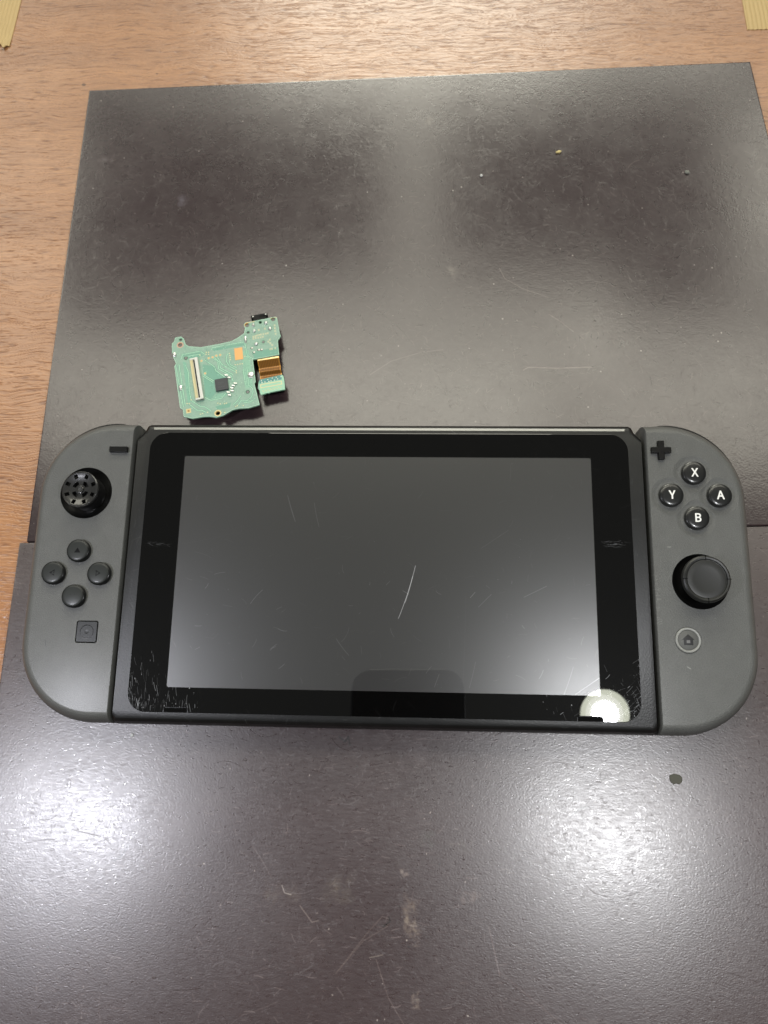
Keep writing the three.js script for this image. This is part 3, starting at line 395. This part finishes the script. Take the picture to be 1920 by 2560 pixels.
  for (const p of pairs([-49.2, -76.5, -46.8, -77, -45.1, -77.7, -43.6, -78, -43, -77.3, -41.8, -78.3, -48.9, -75.7, -47.8, -76, -46.3, -76.2, -45.5, -76.5, -44.2, -76.8])) dot(p[0], p[1], 0.22, '#ecebd6');
  for (let i = 0; i < 15; i++) dot(-48.4 + i * 0.5, -72.2 - i * 0.13 + (i % 2) * 0.5, 0.2, '#d6c58c');
  const tex = canvasTex(c);
  const pcbMat = phy({ map: tex, roughness: 0.38, clearcoat: 0.25, clearcoatRoughness: 0.2 });
  const slab = (pts, holes, y, th) => {
    const sh = new THREE.Shape(ccw(scaled(pts)).map((p) => new THREE.Vector2(p[0], -p[1])));
    for (const [x, z, r] of holes) { const p = new THREE.Path(); p.absarc(x * mm, -z * mm, r * mm, 0, Math.PI * 2, true); sh.holes.push(p); }
    const g = new THREE.ExtrudeGeometry(sh, { depth: (th - 0.1) * mm, bevelEnabled: true, bevelThickness: 0.05 * mm, bevelSize: 0.05 * mm, bevelOffset: -0.05 * mm, bevelSegments: 1, curveSegments: 20 });
    g.rotateX(-Math.PI / 2); g.translate(0, (y - th + 0.05) * mm, 0); return planUV(g, X0 * mm, X1 * mm, Z0 * mm, Z1 * mm);
  };
  mesh('board_plate', slab(pairs(outline), [[-82.5, -92.3, 0.85], [-64.7, -62.7, 0.85], [-51.7, -102.5, 0.6], [-46.7, -103.8, 0.85], [-56.8, -101.2, 0.85], [-56.1, -97.9, 0.55], [-49.8, -93.6, 0.62], [-79.6, -86.4, 0.75], [-54.1, -71.7, 0.75], [-82.6, -94.6, 0.6]], 5, 0.8), pcbMat, root);
  mesh('card_cage', loft(ccw(scaled([[-82, -89], [-57, -92], [-52, -68], [-58, -65.5], [-77, -62.5]])), null, [[0.3, 0.2], [0, 0.5], [0, 3.9], [0.2, 4.18]].map((p) => [p[0] * mm, p[1] * mm])), std({ color: hex('#2a2c2c'), metalness: 0.6, roughness: 0.4 }), root);
  mesh('jack_housing', loft(ccw(scaled([[-55.5, -101.5], [-47, -103.5], [-45, -93], [-54, -90.5]])), null, [[0.3, 0.2], [0, 0.5], [0, 3.9], [0.2, 4.18]].map((p) => [p[0] * mm, p[1] * mm])), deepBlack, root);
  const white = std({ color: hex('#dfe0d6'), roughness: 0.45 }), solder = std({ color: hex('#d8dad6'), metalness: 0.85, roughness: 0.3 }), pinGold = std({ color: hex('#d8cfa6'), metalness: 0.5, roughness: 0.35 });
  // ribbon socket: corners -77.9,-85.7 / -74.8,-86.3 / -70.4,-68.1 / -73.4,-67.7
  const A = Math.atan2(-(-68.0 + 85.9), -72.0 + 76.35) + Math.PI / 2, mid = [-74.15, -76.95], L = 18.4;
  const loc = (u, v) => [mid[0] + u * Math.cos(-A) - v * Math.sin(-A), mid[1] + u * Math.sin(-A) + v * Math.cos(-A)];
  const put = (w, h, d, u, v, y, r) => { const [x, z] = loc(u, v); return box(w, h, d, x, y, z, A, r); };
  mesh('ribbon_socket', merge([put(1.25, 1.2, L, 0.95, 0, 5.6, 0.08), put(3.1, 1.1, 0.7, 0, -L / 2 + 0.35, 5.55, 0.08), put(3.1, 1.1, 0.7, 0, L / 2 - 0.35, 5.55, 0.08), put(3.1, 0.3, L, 0, 0, 5.15, 0), put(0.5, 0.75, L - 1, -1.25, 0, 5.4, 0)]), white, root);
  mesh('socket_slot', put(0.55, 0.3, L - 1.4, 0.05, 0, 5.35, 0), deepBlack, root);
  { const pins = []; for (let i = 0; i < 40; i++) pins.push(put(1.1, 0.25, 0.22, -0.95, -L / 2 + 1 + i * (L - 2) / 39, 5.9, 0)); const p = mesh('contact_pin', merge(pins), pinGold, root); p.userData.kind = 'stuff'; }
  const chipTex = (() => { const [k, x] = canvas(256, 256); x.fillStyle = '#3c3f42'; x.fillRect(0, 0, 256, 256); x.globalAlpha = 0.22; x.fillStyle = '#b0b4b6'; for (const [y, n] of [[80, 6], [112, 4], [176, 7]]) for (let i = 0; i < n; i++) { x.fillRect(62 + i * 19, y, 4, 18); x.fillRect(62 + i * 19 + 6, y + (i % 2) * 8, 6, 4); } return canvasTex(k); })();
  mesh('chip', (() => { const g = planUV(box(4.9, 0.75, 5.1, 0, 0, 0, 0, 0.1), -2.45 * mm, 2.45 * mm, -2.55 * mm, 2.55 * mm); g.rotateY(0.215); g.translate(-64.25 * mm, 5.4 * mm, -74.6 * mm); return g; })(), std({ map: chipTex, roughness: 0.5 }), root);
  mesh('contact_pad', box(3.2, 0.12, 5.3, -59, 5.03, -88.3, 0.17, 0.05), std({ color: hex('#e0a96c'), metalness: 0.35, roughness: 0.45 }), root);
  for (const [x, z] of pairs([-61.7, -77.8, -59.1, -75.3, -59.8, -74.3, -60.2, -73.3, -61.5, -71.5, -60, -72.1, -60.9, -70.3, -62.9, -78.8])) { mesh('capacitor', merge([box(0.35, 0.5, 0.62, x - 0.45, 5.25, z, 0.2, 0.08), box(0.35, 0.5, 0.62, x + 0.45, 5.25, z + 0.15, 0.2, 0.08), box(0.7, 0.42, 0.55, x, 5.2, z + 0.07, 0.2, 0.05)]), solder, root); }
  const blob = new THREE.SphereGeometry(1, 14, 8, 0, Math.PI * 2, 0, Math.PI / 2);
  [[-56.9, -94.7, 0.55, 1.6], [-53.5, -79.1, 1.3, 1.5], [-80.2, -73.4, 0.8, 1.3], [-84.3, -88, 0.8, 1.1], [-54.3, -101.2, 0.6, 0.8], [-49.4, -102.2, 0.7, 0.8], [-53.7, -98.5, 0.65, 0.75], [-47.6, -99.6, 0.65, 0.95], [-52.5, -92.7, 0.75, 0.75]].forEach(([x, z, a, b], i) => { const g = blob.clone(); const p = g.attributes.position; for (let k = 0; k < p.count; k++) { const n = 1 + 0.22 * noise(p.getX(k) * 2 + i * 7, p.getZ(k) * 2); p.setXYZ(k, p.getX(k) * n * a * mm, p.getY(k) * 0.5 * mm, p.getZ(k) * n * b * mm); } g.computeVertexNormals(); g.rotateY(0.2); g.translate(x * mm, 4.98 * mm, z * mm); mesh('solder_joint', g, solder, root); });
  for (const [x, z] of [[-79.6, -86.4], [-54.1, -71.7], [-49.8, -93.6]]) mesh('peg', lathe([[0.62, 0], [0.62, 0.75], [0.45, 0.95], [0, 1]], 20).translate(x * mm, 4.1 * mm, z * mm), std({ color: hex('#8b8d88'), roughness: 0.5 }), root);
  // gold ribbon, a thin sheet with a sag and a crest
  {
    const n = 28, prof = [], a = [-47.55, -86.85], b = [-45.6, -78.0], w = 8.4;
    for (let i = 0; i <= n; i++) { const t = i / n, y = 4.5 - 1.5 * smooth(0.05, 0.5, t) + 1.9 * Math.exp(-(((t - 0.66) / 0.16) ** 2)) + 1.4 * smooth(0.75, 0.98, t); prof.push([t, y]); }
    const pos = [], idx = [], uv = [], dx = Math.cos(0.18), dz = -Math.sin(0.18);
    for (let k = 0; k < 2; k++) for (let i = 0; i <= n; i++) for (const e of [-1, 1]) { const [t, y] = prof[i]; pos.push((a[0] + (b[0] - a[0]) * t + e * w / 2 * dx) * mm, (y - k * 0.14) * mm, (a[1] + (b[1] - a[1]) * t + e * w / 2 * dz) * mm); uv.push((e + 1) / 2, t); }
    const N = (n + 1) * 2;
    for (let i = 0; i < n; i++) { const q = i * 2; idx.push(q, q + 3, q + 1, q, q + 2, q + 3); const r = q + N; idx.push(r, r + 1, r + 3, r, r + 3, r + 2); idx.push(q, r, r + 2, q, r + 2, q + 2, q + 1, q + 3, r + 3, q + 1, r + 3, r + 1); }
    let g = new THREE.BufferGeometry(); g.setAttribute('position', new THREE.Float32BufferAttribute(pos, 3)); g.setAttribute('uv', new THREE.Float32BufferAttribute(uv, 2)); g.setIndex(idx); g = creased(g, 0.7);
    const [k, x] = canvas(256, 256); x.fillStyle = '#8a5a14'; x.fillRect(0, 0, 256, 256); for (let i = 0; i < 24; i++) { x.fillStyle = i % 2 ? 'rgba(190,130,40,.5)' : 'rgba(90,52,6,.55)'; x.fillRect(14 + i * 9.6, 0, 4.5, 256); } x.fillStyle = '#c98f34'; x.fillRect(0, 0, 10, 256); x.fillRect(246, 0, 10, 256); x.fillStyle = '#e6c88a'; x.fillRect(0, 236, 256, 20);
    mesh('ribbon_cable', g, phy({ map: canvasTex(k), roughness: 0.3, metalness: 0.55, clearcoat: 1, clearcoatRoughness: 0.12 }), root);
  }
  mesh('tail_board', slab(pairs([-50.1, -76.5, -49.6, -77.1, -41.5, -79.2, -41.1, -78.9, -40.5, -77.6, -39.8, -72.8, -45.6, -71.5, -45.9, -71.1, -46.4, -71.3, -48.8, -70.4, -49.4, -71.2, -49.6, -72.4, -50.3, -73.2, -50.3, -75.1]), [], 5, 0.7), pcbMat, root);
  mesh('tail_plug', box(7.6, 3.4, 4, -44.9, 2.55, -75, 0.2, 0.2), deepBlack, root);
  mesh('side_switch', merge([box(6.6, 2.4, 1.5, -52.75, 2.3, -106.5, 0.2, 0.12), box(5.2, 2.6, 3.2, -52.35, 2.2, -104.9, 0.2, 0.12)]), phy({ color: hex('#0d0d0d'), roughness: 0.4, specularIntensity: 0.35 }), root);
  for (const [x, z] of [[-55.2, -105.8], [-50.2, -106.9]]) mesh('switch_contact', box(0.55, 0.3, 0.5, x, 3.45, z - 0.3, 0.2, 0.1), solder, root);
}

// ------------------------------------------------------------------ tape in the far corners
function tape(x0, x1, z0, z1, label, ragged) {
  const ribs = Math.round((x1 - x0) / 0.0019), n = ribs * 10, m = 40, pos = [], idx = [];
  for (let k = 0; k < 2; k++) for (let j = 0; j <= m; j++) for (let i = 0; i <= n; i++) {
    const x = x0 + (x1 - x0) * i / n, t = j / m, ph = i / n * ribs * Math.PI * 2 + 0.5 * noise(x * 60, j * 0.3);
    let z = z0 + (z1 - z0) * t; if (j === m) z += ragged * (noise(x * 260, 3) + noise(x * 90, 8)) * mm;
    const lift = ragged > 1 ? 1.2 * mm * smooth(0.93, 1, t) * (0.5 + 0.5 * noise(x * 180, 1)) : 0;
    pos.push(x, -3 * mm + (k ? 0.02 * mm : 0.3 * mm + 0.14 * mm * Math.sin(ph) + 0.03 * mm * noise2(x * 900, z * 500)) + lift, z);
  }
  const N = (n + 1) * (m + 1), at = (i, j, k) => k * N + j * (n + 1) + i;
  for (let j = 0; j < m; j++) for (let i = 0; i < n; i++) { idx.push(at(i, j, 0), at(i, j + 1, 0), at(i + 1, j, 0), at(i + 1, j, 0), at(i, j + 1, 0), at(i + 1, j + 1, 0)); }
  for (let i = 0; i < n; i++) idx.push(at(i, m, 0), at(i, m, 1), at(i + 1, m, 0), at(i + 1, m, 0), at(i, m, 1), at(i + 1, m, 1));
  for (let j = 0; j < m; j++) { idx.push(at(n, j, 0), at(n, j + 1, 0), at(n, j, 1), at(n, j, 1), at(n, j + 1, 0), at(n, j + 1, 1)); idx.push(at(0, j, 0), at(0, j, 1), at(0, j + 1, 0), at(0, j + 1, 0), at(0, j, 1), at(0, j + 1, 1)); }
  let g = new THREE.BufferGeometry(); g.setAttribute('position', new THREE.Float32BufferAttribute(pos, 3)); g.setIndex(idx); g = creased(g, 0.9);
  tag(mesh('tape_strip', g, tapeMat, scene, true), label, 'tape', 'strips of ribbed tape on the table');
}
const tapeMat = std({ color: hex('#cbb07c'), roughness: 0.7 });
tape(-0.2375, -0.1871, -0.36, -0.2625, 'left strip of ribbed beige tape with a torn curling end', 1.6);
tape(0.1594, 0.2094, -0.36, -0.2627, 'right strip of ribbed beige tape with a straight end', 0.2);

// ------------------------------------------------------------------ crumbs on the boards
function crumb(name, x, z, r, color, label, cat, flat = 0.7, long = 1) {
  const g = new THREE.IcosahedronGeometry(1, 5), p = g.attributes.position;
  for (let i = 0; i < p.count; i++) { const n = 1 + 0.3 * noise(p.getX(i) * 1.9 + x, p.getZ(i) * 1.9 + z) + 0.12 * noise2(p.getX(i) * 5 + x, p.getZ(i) * 5 + p.getY(i) * 3); p.setXYZ(i, p.getX(i) * r * long * n * mm, p.getY(i) * r * flat * n * mm, p.getZ(i) * r * n * mm); }
  g.computeVertexNormals(); g.rotateY(0.3); g.translate(x * mm, r * flat * 0.85 * mm, z * mm);
  tag(mesh(name, g, std({ color: hex(color), roughness: 0.7 }), scene, true), label, cat);
}
crumb('crumb', 69.6, -190.1, 0.62, '#e8d69a', 'tiny pale yellow crumb on the far board, right of centre', 'crumb', 0.7, 1.8);
crumb('crumb', 36.4, -178, 0.55, '#f0f0ec', 'tiny white crumb on the far board, between console and table edge', 'crumb');
crumb('crumb', 122.6, -178.3, 0.9, '#8f9088', 'small grey crumb on the far board near its right edge', 'crumb', 0.5);
crumb('crumb', -83.5, 54.5, 0.6, '#f2f2ee', 'round white speck on the near board below the arrow controller', 'crumb', 0.5);
tag(mesh('flake', loft(ccw(scaled([[92.4, 62.9], [93.6, 62.5], [95.3, 62.7], [96.2, 63.6], [96, 64.9], [95.1, 65.7], [94.2, 65.4], [93.3, 65.8], [92.6, 65.1], [92.1, 64.2]])), null, [[0, 0.05], [0, 0.22], [0.25, 0.34], [0.5, 0.36]].map((p) => [p[0] * mm, p[1] * mm]), 0.6), phy({ map: speckle(64, 64, [96, 95, 86], 60, '190,190,180', 22), roughness: 0.8 }), scene, true), 'flat dark grey flake on the near board below the lettered controller', 'flake');

// ------------------------------------------------------------------ what stands outside the frame: lamps, and the phone that the screen mirrors
LAMPS.forEach(([x, y, z, power], i) => {
  const t = thing('work_lamp', (i ? 'left' : 'right') + ' small round work lamp on a bendable arm above the table, mirrored in the boards', 'lamp');
  t.position.set(x, y, z);
  const spot = new THREE.SpotLight(hex(i ? '#f3f4ff' : '#fafbff'), power, 0, 1.35, 0.6, 2); spot.name = 'lamp_beam'; spot.castShadow = true; spot.shadow.radius = 0.45; spot.shadow.mapSize.set(1024, 1024); spot.position.set(0, -0.002, 0);
  spot.target.position.set(x < 0 ? 0.1 : -0.06, -0.357, -0.1); t.add(spot, spot.target);
  mesh('lamp_shade', lathe([[8.5, 1.2], [14, 0.5], [18.2, -1], [19, 0], [18.5, 3], [12, 14], [8, 24], [0, 25]], 40), std({ color: hex('#2a2a2a'), roughness: 0.5 }), t);
  mesh('lamp_ring', lathe([[13.6, 0.1], [17.8, -1.5]], 48), std({ color: hex('#ffffff'), emissive: hex('#eef2dd'), emissiveIntensity: 15, roughness: 0.5, side: THREE.DoubleSide }), t);
  mesh('lamp_reflector', lathe([[10.2, 0.5], [13.7, 0.05]], 48), std({ color: hex('#ffffff'), emissive: hex('#f4f6e8'), emissiveIntensity: 19, roughness: 0.5, side: THREE.DoubleSide }), t);
  mesh('lamp_lens', lathe([[0, 0.7], [8.6, 0.7], [10.3, 0.45]], 48), std({ color: hex('#ffffff'), emissive: hex('#fbfcf4'), emissiveIntensity: 23, roughness: 0.5, side: THREE.DoubleSide }), t);
  const s = x < 0 ? -1 : 1, path = new THREE.CatmullRomCurve3([new THREE.Vector3(0, 0.024, 0), new THREE.Vector3(s * 0.03, 0.09, 0.02), new THREE.Vector3(s * 0.14, 0.1, 0.06), new THREE.Vector3(s * 0.22, -0.05, 0.1), new THREE.Vector3(s * 0.24, -0.36, 0.12)]);
  mesh('lamp_arm', new THREE.TubeGeometry(path, 50, 0.005, 10), std({ color: hex('#202020'), roughness: 0.5 }), t);
});
CEILING.forEach(([x, z, w, d, y, power], i) => {
  const t = thing('unseen_ceiling_light', ['near centre', 'second centre', 'near left', 'near right', 'far centre', 'long narrow', 'far left', 'far right', 'narrow centre', 'narrow right', 'middle left'][i] + ' panel of an unseen ceiling light, split up to shape the sheen on the boards', 'ceiling light'); t.position.set(x, y, z);
  const g = new THREE.BoxGeometry(w, 0.03, d); g.translate(0, 0.03, 0); mesh('light_frame', g, std({ color: hex('#c8c8c8'), roughness: 0.6 }), t);
  const p = new THREE.BoxGeometry(w * 0.98, 0.01, d * 0.98); p.translate(0, 0.012, 0); mesh('light_panel', p, std({ color: hex('#ffffff'), emissive: hex('#fffbe8'), emissiveIntensity: 0.8 }), t);
  const a = new THREE.RectAreaLight(hex('#fefbea'), power, w * 0.98, d * 0.98); a.name = 'panel_light'; a.rotation.x = -Math.PI / 2; t.add(a);
});
{
  const t = thing('phone', 'dark blue phone held above the console, mirrored at the near edge of its screen', 'phone');
  t.position.copy(camera.position); t.quaternion.copy(camera.quaternion);
  // the lens sits 9 mm from the phone's top edge; the back faces the console
  const back = phy({ color: hex('#1f2330'), roughness: 0.35 }), glass = phy({ color: hex('#101218'), roughness: 0.2 });
  const slab = (w, h, r, th, x, y, z) => { const g = loft(roundRect(-w / 2, w / 2, -h / 2, h / 2, r, 10), null, [[1.2 * mm, 0], [0.2 * mm, 0.8 * mm], [0, 1.6 * mm], [0, th - 1.6 * mm], [0.2 * mm, th - 0.8 * mm], [1.2 * mm, th]], 0.6); g.rotateX(-Math.PI / 2); g.translate(x, y, z); return g; };
  mesh('phone_body', slab(0.0715, 0.147, 0.013, 0.0078, -0.0085, -0.0590, 0.0038), back, t);
  mesh('camera_bump', slab(0.037, 0.037, 0.009, 0.0034, 0.0085, -0.007, 0.0022), glass, t);
}
renderer.render(scene, camera);
